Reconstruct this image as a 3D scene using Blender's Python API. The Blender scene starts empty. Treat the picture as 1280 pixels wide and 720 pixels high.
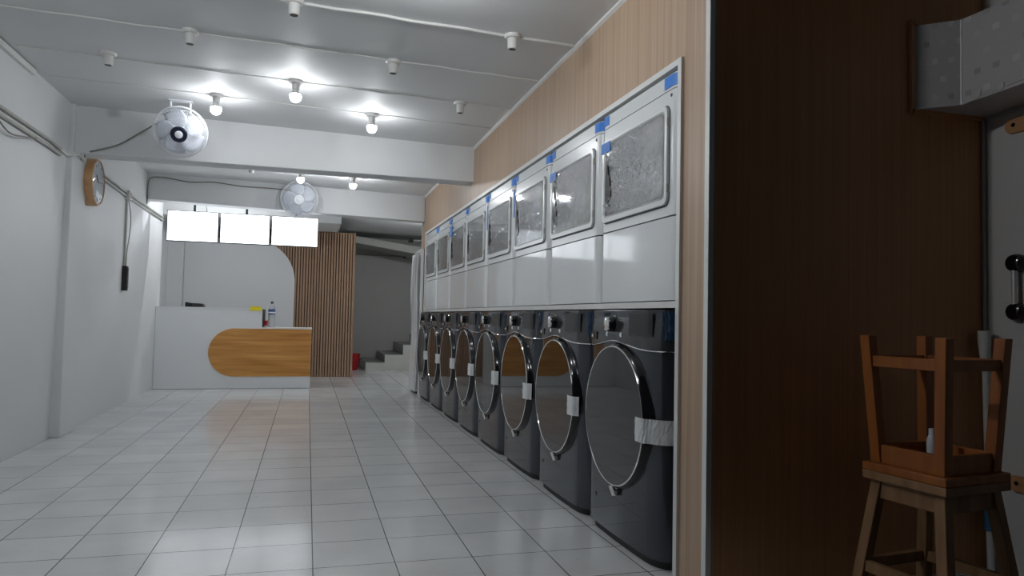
import bpy, bmesh, math, random
from mathutils import Vector, Matrix
random.seed(7)
SC = bpy.context.scene
COL = SC.collection
PI = math.pi

# ------------------------------------------------------------------ materials
def new_mat(name):
    m = bpy.data.materials.new(name); m.use_nodes = True
    nt = m.node_tree
    return m, nt, nt.nodes, nt.links, nt.nodes['Principled BSDF']

def plain(name, col, rough=.5, metal=0, spec=.5, ior=1.5, coat=0, alpha=1, trans=0, bump=0, bscale=40, vary=0, vscale=6):
    m, nt, N, L, b = new_mat(name)
    b.inputs['Base Color'].default_value = (*col, 1)
    b.inputs['Roughness'].default_value = rough
    b.inputs['Metallic'].default_value = metal
    b.inputs['Specular IOR Level'].default_value = spec
    b.inputs['IOR'].default_value = ior
    b.inputs['Coat Weight'].default_value = coat
    b.inputs['Transmission Weight'].default_value = trans
    b.inputs['Alpha'].default_value = alpha
    if vary or bump:
        tc = N.new('ShaderNodeTexCoord')
        nz = N.new('ShaderNodeTexNoise'); nz.inputs['Scale'].default_value = vscale if vary else bscale
        nz.inputs['Detail'].default_value = 5
        L.new(tc.outputs['Object'], nz.inputs['Vector'])
        if vary:
            mx = N.new('ShaderNodeMix'); mx.data_type = 'RGBA'
            mx.inputs['A'].default_value = (*[c * (1 - vary) for c in col], 1)
            mx.inputs['B'].default_value = (*[min(1, c * (1 + vary)) for c in col], 1)
            L.new(nz.outputs['Fac'], mx.inputs['Factor']); L.new(mx.outputs['Result'], b.inputs['Base Color'])
        if bump:
            n2 = N.new('ShaderNodeTexNoise'); n2.inputs['Scale'].default_value = bscale; n2.inputs['Detail'].default_value = 6
            L.new(tc.outputs['Object'], n2.inputs['Vector'])
            bp = N.new('ShaderNodeBump'); bp.inputs['Strength'].default_value = bump; bp.inputs['Distance'].default_value = .01
            L.new(n2.outputs['Fac'], bp.inputs['Height']); L.new(bp.outputs['Normal'], b.inputs['Normal'])
    return m

def emit(name, col, strength):
    m, nt, N, L, b = new_mat(name)
    b.inputs['Base Color'].default_value = (*col, 1)
    b.inputs['Emission Color'].default_value = (*col, 1)
    b.inputs['Emission Strength'].default_value = strength
    return m

def grain(name, c1, c2, c3, axis, fine, rough=.5, stretch=.6, bump=.05, mid=.5, coat=0, detail=4, distort=.0):
    """laminate or wood: noise streaks running along one axis"""
    m, nt, N, L, b = new_mat(name)
    tc = N.new('ShaderNodeTexCoord'); mp = N.new('ShaderNodeMapping')
    s = [fine, fine, fine]; s['XYZ'.index(axis)] = stretch
    mp.inputs['Scale'].default_value = s
    L.new(tc.outputs['Object'], mp.inputs['Vector'])
    nz = N.new('ShaderNodeTexNoise'); nz.inputs['Scale'].default_value = 1; nz.inputs['Detail'].default_value = detail
    nz.inputs['Distortion'].default_value = distort
    L.new(mp.outputs['Vector'], nz.inputs['Vector'])
    cr = N.new('ShaderNodeValToRGB')
    cr.color_ramp.elements[0].position = .3; cr.color_ramp.elements[0].color = (*c1, 1)
    cr.color_ramp.elements[1].position = .72; cr.color_ramp.elements[1].color = (*c3, 1)
    e = cr.color_ramp.elements.new(mid); e.color = (*c2, 1)
    L.new(nz.outputs['Fac'], cr.inputs['Fac']); L.new(cr.outputs['Color'], b.inputs['Base Color'])
    bp = N.new('ShaderNodeBump'); bp.inputs['Strength'].default_value = bump; bp.inputs['Distance'].default_value = .002
    L.new(nz.outputs['Fac'], bp.inputs['Height']); L.new(bp.outputs['Normal'], b.inputs['Normal'])
    b.inputs['Roughness'].default_value = rough; b.inputs['Coat Weight'].default_value = coat
    return m

def floor_mat():
    m, nt, N, L, b = new_mat('glazed_floor_tiles')
    tc = N.new('ShaderNodeTexCoord'); mp = N.new('ShaderNodeMapping')
    mp.inputs['Location'].default_value = (-.0482 + 3.0, -2.7553 + 6.0, 0)
    L.new(tc.outputs['Object'], mp.inputs['Vector'])
    br = N.new('ShaderNodeTexBrick')
    br.offset = 0; br.squash = 1
    br.inputs['Scale'].default_value = 1
    br.inputs['Brick Width'].default_value = .3; br.inputs['Row Height'].default_value = .3
    br.inputs['Mortar Size'].default_value = .0024; br.inputs['Mortar Smooth'].default_value = .2
    br.inputs['Color1'].default_value = (.63, .642, .65, 1); br.inputs['Color2'].default_value = (.685, .695, .70, 1)
    br.inputs['Mortar'].default_value = (.06, .06, .063, 1)
    L.new(mp.outputs['Vector'], br.inputs['Vector'])
    # faint dirt
    nz = N.new('ShaderNodeTexNoise'); nz.inputs['Scale'].default_value = 3; nz.inputs['Detail'].default_value = 6
    L.new(tc.outputs['Object'], nz.inputs['Vector'])
    cr = N.new('ShaderNodeValToRGB'); cr.color_ramp.elements[0].position = .3; cr.color_ramp.elements[0].color = (.88, .88, .88, 1)
    cr.color_ramp.elements[1].position = .7; cr.color_ramp.elements[1].color = (1, 1, 1, 1)
    L.new(nz.outputs['Fac'], cr.inputs['Fac'])
    # small dark specks
    vz = N.new('ShaderNodeTexNoise'); vz.inputs['Scale'].default_value = 38; vz.inputs['Detail'].default_value = 2
    L.new(tc.outputs['Object'], vz.inputs['Vector'])
    c2 = N.new('ShaderNodeValToRGB'); c2.color_ramp.elements[0].position = .745; c2.color_ramp.elements[0].color = (1, 1, 1, 1)
    c2.color_ramp.elements[1].position = .80; c2.color_ramp.elements[1].color = (.55, .54, .53, 1)
    L.new(vz.outputs['Fac'], c2.inputs['Fac'])
    m1 = N.new('ShaderNodeMix'); m1.data_type = 'RGBA'; m1.blend_type = 'MULTIPLY'; m1.inputs['Factor'].default_value = 1
    L.new(br.outputs['Color'], m1.inputs['A']); L.new(cr.outputs['Color'], m1.inputs['B'])
    m2 = N.new('ShaderNodeMix'); m2.data_type = 'RGBA'; m2.blend_type = 'MULTIPLY'; m2.inputs['Factor'].default_value = 1
    L.new(m1.outputs['Result'], m2.inputs['A']); L.new(c2.outputs['Color'], m2.inputs['B'])
    L.new(m2.outputs['Result'], b.inputs['Base Color'])
    # every tile lies a hair out of level
    sn = N.new('ShaderNodeVectorMath'); sn.operation = 'SNAP'; sn.inputs[1].default_value = (.3, .3, 1)
    L.new(mp.outputs['Vector'], sn.inputs[0])
    wn = N.new('ShaderNodeTexWhiteNoise'); wn.noise_dimensions = '3D'
    L.new(sn.outputs['Vector'], wn.inputs['Vector'])
    sb = N.new('ShaderNodeVectorMath'); sb.operation = 'SUBTRACT'; sb.inputs[1].default_value = (.5, .5, .5)
    L.new(wn.outputs['Color'], sb.inputs[0])
    sc = N.new('ShaderNodeVectorMath'); sc.operation = 'MULTIPLY'; sc.inputs[1].default_value = (.012, .016, 0)
    L.new(sb.outputs['Vector'], sc.inputs[0])
    bp = N.new('ShaderNodeBump'); bp.inputs['Strength'].default_value = .35; bp.inputs['Distance'].default_value = .002; bp.invert = True
    L.new(br.outputs['Fac'], bp.inputs['Height'])
    wv = N.new('ShaderNodeTexNoise'); wv.inputs['Scale'].default_value = 7; wv.inputs['Detail'].default_value = 1
    L.new(tc.outputs['Object'], wv.inputs['Vector'])
    b2 = N.new('ShaderNodeBump'); b2.inputs['Strength'].default_value = .06; b2.inputs['Distance'].default_value = .006
    L.new(wv.outputs['Fac'], b2.inputs['Height']); L.new(bp.outputs['Normal'], b2.inputs['Normal'])
    ad = N.new('ShaderNodeVectorMath'); ad.operation = 'ADD'
    L.new(b2.outputs['Normal'], ad.inputs[0]); L.new(sc.outputs['Vector'], ad.inputs[1])
    nm = N.new('ShaderNodeVectorMath'); nm.operation = 'NORMALIZE'
    L.new(ad.outputs['Vector'], nm.inputs[0]); L.new(nm.outputs['Vector'], b.inputs['Normal'])
    b.inputs['Roughness'].default_value = .17; b.inputs['Specular IOR Level'].default_value = .42
    return m

def film_mat(name, clear, rough, bscale, bstr, crease=False):
    """clear wrapping film: see-through with crinkled gloss"""
    m, nt, N, L, b = new_mat(name)
    N.remove(b)
    out = N['Material Output']
    tr = N.new('ShaderNodeBsdfTransparent'); tr.inputs['Color'].default_value = (.96, .97, .98, 1)
    gl = N.new('ShaderNodeBsdfGlossy'); gl.inputs['Roughness'].default_value = rough
    df = N.new('ShaderNodeBsdfDiffuse'); df.inputs['Color'].default_value = (.8, .83, .86, 1)
    tc = N.new('ShaderNodeTexCoord')
    nz = N.new('ShaderNodeTexNoise'); nz.inputs['Scale'].default_value = bscale; nz.inputs['Detail'].default_value = 4; nz.inputs['Distortion'].default_value = 1.2
    L.new(tc.outputs['Object'], nz.inputs['Vector'])
    bp = N.new('ShaderNodeBump'); bp.inputs['Strength'].default_value = bstr; bp.inputs['Distance'].default_value = .01
    L.new(nz.outputs['Fac'], bp.inputs['Height']); L.new(bp.outputs['Normal'], gl.inputs['Normal'])
    m1 = N.new('ShaderNodeMixShader'); m1.inputs['Fac'].default_value = .7
    fac = None
    if crease:
        # creases of the crumpled film scatter more light than its smooth stretches
        ns = N.new('ShaderNodeTexNoise'); ns.inputs['Scale'].default_value = 9; ns.inputs['Detail'].default_value = 3
        L.new(tc.outputs['Object'], ns.inputs['Vector'])
        sc_ = N.new('ShaderNodeVectorMath'); sc_.operation = 'SCALE'; sc_.inputs['Scale'].default_value = .16
        L.new(ns.outputs['Color'], sc_.inputs[0])
        av = N.new('ShaderNodeVectorMath'); av.operation = 'ADD'
        L.new(tc.outputs['Object'], av.inputs[0]); L.new(sc_.outputs['Vector'], av.inputs[1])
        vo = N.new('ShaderNodeTexVoronoi'); vo.feature = 'DISTANCE_TO_EDGE'; vo.inputs['Scale'].default_value = 36
        L.new(av.outputs['Vector'], vo.inputs['Vector'])
        ln = N.new('ShaderNodeMapRange'); ln.inputs['From Min'].default_value = .0; ln.inputs['From Max'].default_value = .07
        ln.inputs['To Min'].default_value = 1; ln.inputs['To Max'].default_value = 0
        L.new(vo.outputs['Distance'], ln.inputs['Value'])
        n3 = N.new('ShaderNodeTexNoise'); n3.inputs['Scale'].default_value = 6; n3.inputs['Detail'].default_value = 2
        L.new(tc.outputs['Object'], n3.inputs['Vector'])
        sp = N.new('ShaderNodeSeparateXYZ'); L.new(tc.outputs['Object'], sp.inputs['Vector'])
        gy = N.new('ShaderNodeMapRange'); gy.inputs['From Min'].default_value = -.25; gy.inputs['From Max'].default_value = .28
        gy.inputs['To Min'].default_value = -.14; gy.inputs['To Max'].default_value = .14
        L.new(sp.outputs['Y'], gy.inputs['Value'])
        ay = N.new('ShaderNodeMath'); ay.operation = 'ADD'; L.new(n3.outputs['Fac'], ay.inputs[0]); L.new(gy.outputs['Result'], ay.inputs[1])
        mk = N.new('ShaderNodeMapRange'); mk.inputs['From Min'].default_value = .45; mk.inputs['From Max'].default_value = .60
        L.new(ay.outputs['Value'], mk.inputs['Value'])
        mu = N.new('ShaderNodeMath'); mu.operation = 'MULTIPLY'; L.new(ln.outputs['Result'], mu.inputs[0]); L.new(mk.outputs['Result'], mu.inputs[1])
        fm = N.new('ShaderNodeMapRange'); fm.inputs['To Min'].default_value = clear; fm.inputs['To Max'].default_value = clear - .7
        L.new(mu.outputs['Value'], fm.inputs['Value']); fac = fm.outputs['Result']
        b2 = N.new('ShaderNodeBump'); b2.inputs['Strength'].default_value = .8; b2.inputs['Distance'].default_value = .008
        L.new(mu.outputs['Value'], b2.inputs['Height']); L.new(bp.outputs['Normal'], b2.inputs['Normal'])
        L.new(b2.outputs['Normal'], gl.inputs['Normal'])
    L.new(df.outputs['BSDF'], m1.inputs[1]); L.new(gl.outputs['BSDF'], m1.inputs[2])
    m2 = N.new('ShaderNodeMixShader'); m2.inputs['Fac'].default_value = clear
    if fac is not None: L.new(fac, m2.inputs['Fac'])
    L.new(m1.outputs['Shader'], m2.inputs[1]); L.new(tr.outputs['BSDF'], m2.inputs[2])
    L.new(m2.outputs['Shader'], out.inputs['Surface'])
    return m

def foil_mat():
    m, nt, N, L, b = new_mat('printed_foil')
    tc = N.new('ShaderNodeTexCoord')
    br = N.new('ShaderNodeTexBrick'); br.inputs['Scale'].default_value = 1
    br.inputs['Brick Width'].default_value = .075; br.inputs['Row Height'].default_value = .07
    br.inputs['Mortar Size'].default_value = .0255; br.inputs['Mortar Smooth'].default_value = .1
    br.inputs['Color1'].default_value = (.78, .765, .76, 1); br.inputs['Color2'].default_value = (.42, .405, .405, 1); br.inputs['Mortar'].default_value = (.63, .61, .61, 1)
    sp = N.new('ShaderNodeSeparateXYZ'); L.new(tc.outputs['Object'], sp.inputs['Vector'])
    ad = N.new('ShaderNodeMath'); ad.operation = 'SUBTRACT'; L.new(sp.outputs['X'], ad.inputs[0]); L.new(sp.outputs['Y'], ad.inputs[1])
    cb = N.new('ShaderNodeCombineXYZ'); L.new(ad.outputs['Value'], cb.inputs['X']); L.new(sp.outputs['Z'], cb.inputs['Y'])
    L.new(cb.outputs['Vector'], br.inputs['Vector'])
    L.new(br.outputs['Color'], b.inputs['Base Color'])
    b.inputs['Metallic'].default_value = .1; b.inputs['Roughness'].default_value = .45
    nz = N.new('ShaderNodeTexNoise'); nz.inputs['Scale'].default_value = 22; nz.inputs['Detail'].default_value = 5
    L.new(tc.outputs['Object'], nz.inputs['Vector'])
    bp = N.new('ShaderNodeBump'); bp.inputs['Strength'].default_value = .4; bp.inputs['Distance'].default_value = .006
    L.new(nz.outputs['Fac'], bp.inputs['Height']); L.new(bp.outputs['Normal'], b.inputs['Normal'])
    return m

M = {}
M['wall'] = plain('white_wall_paint', (.70, .715, .725), .55, spec=.3, bump=.12, bscale=9, vary=.03, vscale=2.2)
M['ceil'] = plain('white_ceiling_paint', (.745, .76, .765), .6, spec=.3, bump=.15, bscale=7, vary=.045, vscale=1.8)
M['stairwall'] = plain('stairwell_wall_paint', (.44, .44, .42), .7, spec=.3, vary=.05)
M['floor'] = floor_mat()
M['darkground'] = plain('unseen_dark_ground', (.05, .05, .05), .8, vary=.2, vscale=9)
M['lam'] = grain('tan_wood_laminate', (.385, .265, .18), (.455, .325, .225), (.50, .365, .26), 'Z', 70, rough=.42, stretch=.9)
M['lamred'] = grain('reddish_brown_laminate', (.51, .245, .105), (.57, .28, .122), (.62, .31, .14), 'Z', 70, rough=.5, stretch=.9)  # redder than the machine wall laminate, about as bright
M['oak'] = grain('oak_laminate', (.44, .18, .035), (.58, .27, .065), (.72, .38, .12), 'X', 22, rough=.4, stretch=1.1, mid=.52, detail=6, distort=.6)
M['slat'] = grain('slat_wood', (.30, .185, .115), (.38, .24, .155), (.45, .29, .19), 'Z', 40, rough=.55, stretch=.8)
M['slatback'] = plain('slat_backing_dark', (.12, .078, .05), .7)
M['stool'] = grain('varnished_stool_wood', (.26, .075, .009), (.34, .10, .013), (.41, .13, .02), 'Z', 26, rough=.5, stretch=2, coat=0)
M['stool2'] = grain('worn_stool_wood', (.22, .11, .045), (.29, .155, .065), (.38, .22, .11), 'Z', 26, rough=.55, stretch=2)
M['alu'] = plain('white_aluminium_trim', (.74, .745, .73), .35, spec=.5)
M['white'] = plain('glossy_white_enamel', (.72, .745, .755), .07, spec=.6, bump=.02, bscale=2.4)
M['whiteflat'] = plain('satin_white_enamel', (.72, .745, .75), .22, spec=.5)
M['grey'] = plain('groove_grey', (.10, .105, .11), .6)
M['glass'] = plain('mirrored_dryer_glass', (.13, .135, .14), .06, metal=.35, spec=.6, bump=.03, bscale=6)
M['film'] = film_mat('crinkled_film', .74, .08, 30, .8, True)
M['sheet'] = film_mat('plastic_sheeting', .18, .25, 9, .6)
M['blue'] = plain('blue_masking_tape', (.025, .20, .66), .5, bump=.2, bscale=30)
M['bluefilm'] = plain('dark_blue_film', (.010, .036, .085), .2, spec=.7, bump=.5, bscale=25)
M['graph'] = plain('graphite_steel', (.060, .066, .077), .05, metal=.5, spec=.5)
M['graphp'] = plain('graphite_panel', (.07, .074, .08), .13, metal=.5, spec=.5)
M['mirror'] = plain('black_mirror_glass', (.005, .0055, .006), .025, spec=.5, ior=1.6)
M['black'] = plain('gloss_black_plastic', (.008, .008, .009), .12, spec=.5)
M['matblack'] = plain('matt_black', (.01, .01, .011), .6)
M['chrome'] = plain('chrome', (.85, .86, .87), .07, metal=1)
M['tape'] = plain('white_sealing_tape', (.68, .70, .71), .35, bump=.3, bscale=30)
M['tag'] = plain('paper_tag', (.76, .75, .72), .7)
M['satin'] = plain('satin_steel', (.85, .85, .85), .35, metal=.5)
M['disp'] = plain('display_glass', (.022, .025, .028), .3, spec=.35)
M['ctr'] = plain('counter_white_laminate', (.77, .795, .81), .3, spec=.4)
M['ctrtop'] = plain('counter_top_white', (.82, .80, .76), .35)
M['board'] = plain('white_wall_board', (.70, .705, .715), .5)
for _k, _s in (('door', 500), ('near', 165), ('hall', 145), ('bay', 225), ('back', 540), ('stair', 560)):  # door and stair strengths belong to added, unseen bulbs
    M['bulb_' + _k] = emit('lit_bulb_' + _k, (.95, .975, 1.0), _s)
M['pvc'] = plain('white_pvc', (.72, .72, .70), .4)
M['pvcgrey'] = plain('weathered_conduit', (.42, .42, .39), .5)
M['cable'] = plain('grey_cable', (.22, .21, .18), .5)
M['screen'] = emit('lit_screen', (.90, .95, 1.0), 2.3)
M['fan'] = plain('white_fan_plastic', (.74, .76, .80), .3)
M['blade'] = plain('pale_blue_blade', (.60, .645, .73), .3, spec=.4)
M['navy'] = plain('navy_badge', (.012, .016, .035), .25)
M['clockwood'] = grain('clock_rim_wood', (.50, .27, .12), (.58, .33, .16), (.64, .38, .19), 'Y', 14, rough=.4, stretch=4)
M['clockface'] = plain('clock_face', (.70, .71, .74), .15)
M['foil'] = foil_mat()
M['foiltape'] = plain('foil_tape', (.70, .70, .70), .4, metal=.3, bump=.4, bscale=30)
M['door'] = plain('white_painted_door', (.69, .68, .665), .5, vary=.04)
M['rawwood'] = grain('raw_wood_block', (.48, .22, .09), (.56, .28, .12), (.62, .33, .16), 'Y', 30, rough=.6, stretch=4)
M['red'] = plain('red_plastic', (.42, .012, .018), .35)
M['yellow'] = plain('yellow_paper', (.86, .74, .02), .6)
M['step'] = plain('painted_concrete', (.60, .60, .56), .6, vary=.06)
M['tread'] = plain('dark_tread_tile', (.20, .20, .19), .35)
M['water'] = plain('clear_bottle', (.86, .90, .94), .06, trans=.75, ior=1.2)
M['label'] = plain('bottle_label_blue', (.03, .08, .22), .4)
M['labelw'] = plain('bottle_label_white', (.75, .78, .82), .4)
M['bluecloth'] = plain('blue_wrap', (.03, .16, .30), .6)

# ------------------------------------------------------------------ mesh helpers
def link(o, parent=None):
    COL.objects.link(o)
    if parent is not None:
        o.parent = parent
    return o

def obj(name, bm, mat, parent=None, smooth=False, bevel=0, seg=2, loc=None):
    bmesh.ops.recalc_face_normals(bm, faces=bm.faces)
    me = bpy.data.meshes.new(name); bm.to_mesh(me); bm.free()
    me.materials.append(mat)
    o = bpy.data.objects.new(name, me); link(o, parent)
    if loc: o.location = loc
    if smooth:
        for p in me.polygons: p.use_smooth = True
        try:
            me.set_sharp_from_angle(angle=math.radians(38))
        except Exception:
            pass
    if bevel:
        b = o.modifiers.new('edge', 'BEVEL'); b.width = bevel; b.segments = seg; b.limit_method = 'ANGLE'; b.angle_limit = math.radians(40)
    return o

def thing(name, label, cat, loc=(0, 0, 0), rot=(0, 0, 0), group=None):
    o = bpy.data.objects.new(name, None); COL.objects.link(o)
    o.empty_display_size = .05
    o.location = loc; o.rotation_euler = rot
    return tag(o, label, cat, group)

def tag(o, label, cat, group=None):
    o['label'] = label; o['category'] = cat
    if group: o['group'] = group
    return o

def struct(name, bm, mat, **k):
    o = obj(name, bm, mat, **k); o['kind'] = 'structure'; return o

def BM(): return bmesh.new()

def box(bm, lo, hi):
    x0, y0, z0 = lo; x1, y1, z1 = hi
    v = [bm.verts.new(p) for p in [(x0,y0,z0),(x1,y0,z0),(x1,y1,z0),(x0,y1,z0),(x0,y0,z1),(x1,y0,z1),(x1,y1,z1),(x0,y1,z1)]]
    for f in [(0,3,2,1),(4,5,6,7),(0,1,5,4),(1,2,6,5),(2,3,7,6),(3,0,4,7)]:
        bm.faces.new([v[i] for i in f])
    return bm

def hexa(bm, pts):
    """eight corners: four of the bottom ring, then the four above them"""
    v = [bm.verts.new(p) for p in pts]
    for f in [(0,3,2,1),(4,5,6,7),(0,1,5,4),(1,2,6,5),(2,3,7,6),(3,0,4,7)]:
        bm.faces.new([v[i] for i in f])
    return bm

def prism(bm, poly, d, f):
    """poly: list of 2D points; f(u, v, w) -> 3D; w runs over d=(w0, w1)"""
    a = [bm.verts.new(f(u, v, d[0])) for u, v in poly]
    b = [bm.verts.new(f(u, v, d[1])) for u, v in poly]
    bm.faces.new(a[::-1]); bm.faces.new(b)
    n = len(poly)
    for i in range(n):
        bm.faces.new([a[i], a[(i+1) % n], b[(i+1) % n], b[i]])
    return bm

def frame_of(d):
    d = Vector(d).normalized()
    u = d.orthogonal().normalized()
    return u, d.cross(u), d

def cyl(bm, p0, p1, r0, r1=None, seg=20, caps=True):
    r1 = r0 if r1 is None else r1
    p0 = Vector(p0); p1 = Vector(p1); u, w, d = frame_of(p1 - p0)
    A = [bm.verts.new(p0 + (u*math.cos(2*PI*i/seg) + w*math.sin(2*PI*i/seg))*r0) for i in range(seg)]
    B = [bm.verts.new(p1 + (u*math.cos(2*PI*i/seg) + w*math.sin(2*PI*i/seg))*r1) for i in range(seg)]
    for i in range(seg):
        bm.faces.new([A[i], A[(i+1) % seg], B[(i+1) % seg], B[i]])
    if caps:
        bm.faces.new(A[::-1]); bm.faces.new(B)
    return bm

def lathe(bm, prof, o, axis, seg=32):
    """prof: (radius, distance along axis)"""
    o = Vector(o); u, w, d = frame_of(axis)
    rings = []
    for r, t in prof:
        if r < 1e-6:
            rings.append([bm.verts.new(o + d*t)])
        else:
            rings.append([bm.verts.new(o + d*t + (u*math.cos(2*PI*i/seg) + w*math.sin(2*PI*i/seg))*r) for i in range(seg)])
    for a, b in zip(rings, rings[1:]):
        for i in range(seg):
            j = (i+1) % seg
            if len(a) == 1 and len(b) == 1: continue
            if len(a) == 1: bm.faces.new([a[0], b[j], b[i]])
            elif len(b) == 1: bm.faces.new([a[i], a[j], b[0]])
            else: bm.faces.new([a[i], a[j], b[j], b[i]])
    if len(rings[0]) > 1: bm.faces.new(rings[0][::-1])
    if len(rings[-1]) > 1: bm.faces.new(rings[-1])
    return bm

def tube(bm, pts, r, seg=8, closed=False):
    pts = [Vector(p) for p in pts]; n = len(pts)
    rings = []; prev = None
    for i, p in enumerate(pts):
        if closed: t = pts[(i+1) % n] - pts[i-1]
        else: t = pts[min(i+1, n-1)] - pts[max(i-1, 0)]
        t.normalize()
        if prev is None: u = t.orthogonal().normalized()
        else:
            u = prev - t * prev.dot(t); u.normalize()
        prev = u; w = t.cross(u)
        rings.append([bm.verts.new(p + (u*math.cos(2*PI*k/seg) + w*math.sin(2*PI*k/seg))*r) for k in range(seg)])
    rng = range(n if closed else n-1)
    for i in rng:
        a = rings[i]; b = rings[(i+1) % n]
        for k in range(seg):
            bm.faces.new([a[k], a[(k+1) % seg], b[(k+1) % seg], b[k]])
    if not closed:
        bm.faces.new(rings[0][::-1]); bm.faces.new(rings[-1])
    return bm

def spline(pts, n=8):
    """smooth path through points"""
    P = [Vector(p) for p in pts]; out = []
    for i in range(len(P)-1):
        p0 = P[max(i-1, 0)]; p1 = P[i]; p2 = P[i+1]; p3 = P[min(i+2, len(P)-1)]
        for k in range(n):
            t = k/n
            out.append(.5*((2*p1) + (p2-p0)*t + (2*p0-5*p1+4*p2-p3)*t*t + (3*p1-p0-3*p2+p3)*t*t*t))
    out.append(P[-1]); return out

def rrect(y0, z0, y1, z1, r, n=6):
    pts = []
    for cy, cz, a0 in ((y1-r, z1-r, 0), (y0+r, z1-r, PI/2), (y0+r, z0+r, PI), (y1-r, z0+r, 1.5*PI)):
        for k in range(n+1):
            a = a0 + k*PI/2/n
            pts.append((cy + r*math.cos(a), cz + r*math.sin(a)))
    return pts

YZ = lambda u, v, w: (w, u, v)          # polygon in y,z; extruded along x
XZ = lambda u, v, w: (u, w, v)          # polygon in x,z; extruded along y
XY = lambda u, v, w: (u, v, w)

# ------------------------------------------------------------------ the room
XR = 1.335          # face of the machine wall
def zc(x): return 2.39 + (XR - x)*.018
struct('floor', box(BM(), (-2.4, 1.95, -.12), (3.2, 14.2, 0)), M['floor'])
struct('added_dark_ground', box(BM(), (-4, -3, -.14), (5, 1.95, 0)), M['darkground'])  # dark ground added out of view to cut bounce light on the stools
struct('ceiling', hexa(BM(), [(-2.4,1.9,zc(-2.4)),(3.2,1.9,zc(3.2)),(3.2,14.2,zc(3.2)),(-2.4,14.2,zc(-2.4)),
                              (-2.4,1.9,2.7),(3.2,1.9,2.7),(3.2,14.2,2.7),(-2.4,14.2,2.7)]), M['ceil'])
# left wall: bare stretch by the entrance, pillar, long stretch, recess behind the counter
bm = BM()
hexa(bm, [(-2.0,1.95,0),(-1.763,1.95,0),(-1.763,5.9,0),(-2.0,5.9,0),(-2.0,1.95,2.46),(-1.72,1.95,2.46),(-1.72,5.9,2.46),(-2.0,5.9,2.46)])
box(bm, (-2.0, 6.25, 0), (-1.738, 9.55, 2.46))
box(bm, (-2.0, 9.55, 0), (-1.90, 13.9, 2.46))
struct('wall_left', bm, M['wall'])
struct('column_left', box(BM(), (-2.0, 5.9, 0), (-1.695, 6.25, 2.46)), M['wall'], bevel=.006)
struct('column_back', box(BM(), (-1.90, 10.86, 0), (-1.70, 11.06, 2.46)), M['wall'], bevel=.005)
struct('wall_back', box(BM(), (-2.0, 11.06, 0), (.62, 11.2, 2.164)), M['wall'])
struct('beam_front', box(BM(), (-1.75, 5.95, 2.092), (XR+.004, 6.15, 2.47)), M['wall'], bevel=.006)
struct('beam_back', hexa(BM(), [(-1.74,8.6,2.155),(XR-.002,8.6,2.08),(XR-.002,8.78,2.08),(-1.74,8.78,2.155),
                                (-1.74,8.6,2.47),(XR-.002,8.6,2.47),(XR-.002,8.78,2.47),(-1.74,8.78,2.47)]), M['wall'], bevel=.005)
struct('ceiling_bulkhead', box(BM(), (-1.9, 9.95, 2.165), (.405, 11.06, 2.46)), M['ceil'])
# machine wall: laminate with the opening for the machines
bm = BM()
OY0, OY1, OZ = 2.392, 8.455, 1.925
prism(bm, [(2.2, 0), (OY0, 0), (OY0, OZ), (OY1, OZ), (OY1, 0), (8.79, 0), (8.79, 2.40), (2.2, 2.40)], (XR, XR+.03), YZ)
struct('wall_right', bm, M['lam'])
struct('wall_near', box(BM(), (XR+.03, 2.2, 0), (2.57, 2.23, 2.41)), M['lamred'])
bm = BM(); box(bm, (2.57, .9, 0), (2.75, 2.35, 2.42)); struct('wall_entrance', bm, M['door'])
bm = BM(); box(bm, (2.16, 2.23, 0), (2.2, 8.79, 2.41)); box(bm, (XR+.03, 8.75, 0), (2.16, 8.79, 2.41)); struct('alcove_light_block', bm, M['wall'])  # unseen walls added to stop light leaking through the alcove
# stairwell behind
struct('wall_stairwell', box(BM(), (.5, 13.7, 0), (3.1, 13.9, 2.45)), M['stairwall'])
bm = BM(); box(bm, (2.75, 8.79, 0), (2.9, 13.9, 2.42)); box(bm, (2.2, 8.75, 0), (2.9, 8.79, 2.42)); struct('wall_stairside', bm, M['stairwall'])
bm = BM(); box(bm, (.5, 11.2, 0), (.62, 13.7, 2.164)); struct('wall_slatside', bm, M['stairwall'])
bm = BM()
prism(bm, [(.63, 2.33), (2.7, 2.068), (2.7, 1.92), (.63, 2.215)], (12.75, 13.69), XZ)
struct('ceiling_stairslab', bm, M['stairwall'])
# trims
bm = BM()
def lip(bm, ya, yb): hexa(bm, [(XR-.014,ya,zc(XR)-.012),(XR,ya,zc(XR)-.02),(XR,yb,zc(XR)-.02),(XR-.014,yb,zc(XR)-.012),(XR-.014,ya,zc(XR)),(XR,ya,zc(XR)),(XR,yb,zc(XR)),(XR-.014,yb,zc(XR))])
lip(bm, 2.2, 5.95); lip(bm, 6.15, 8.6)
struct('trim_1', bm, M['alu'])
bm = BM(); box(bm, (XR-.008, 2.186, 0), (XR+.012, 2.2, 2.385)); box(bm, (XR-.008, 2.2, 0), (XR, 2.214, 2.385)); struct('trim_2', bm, M['alu'])
bm = BM(); box(bm, (XR-.004, 8.775, 0), (XR+.03, 8.795, 2.385)); struct('trim_3', bm, M['alu'])
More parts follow.
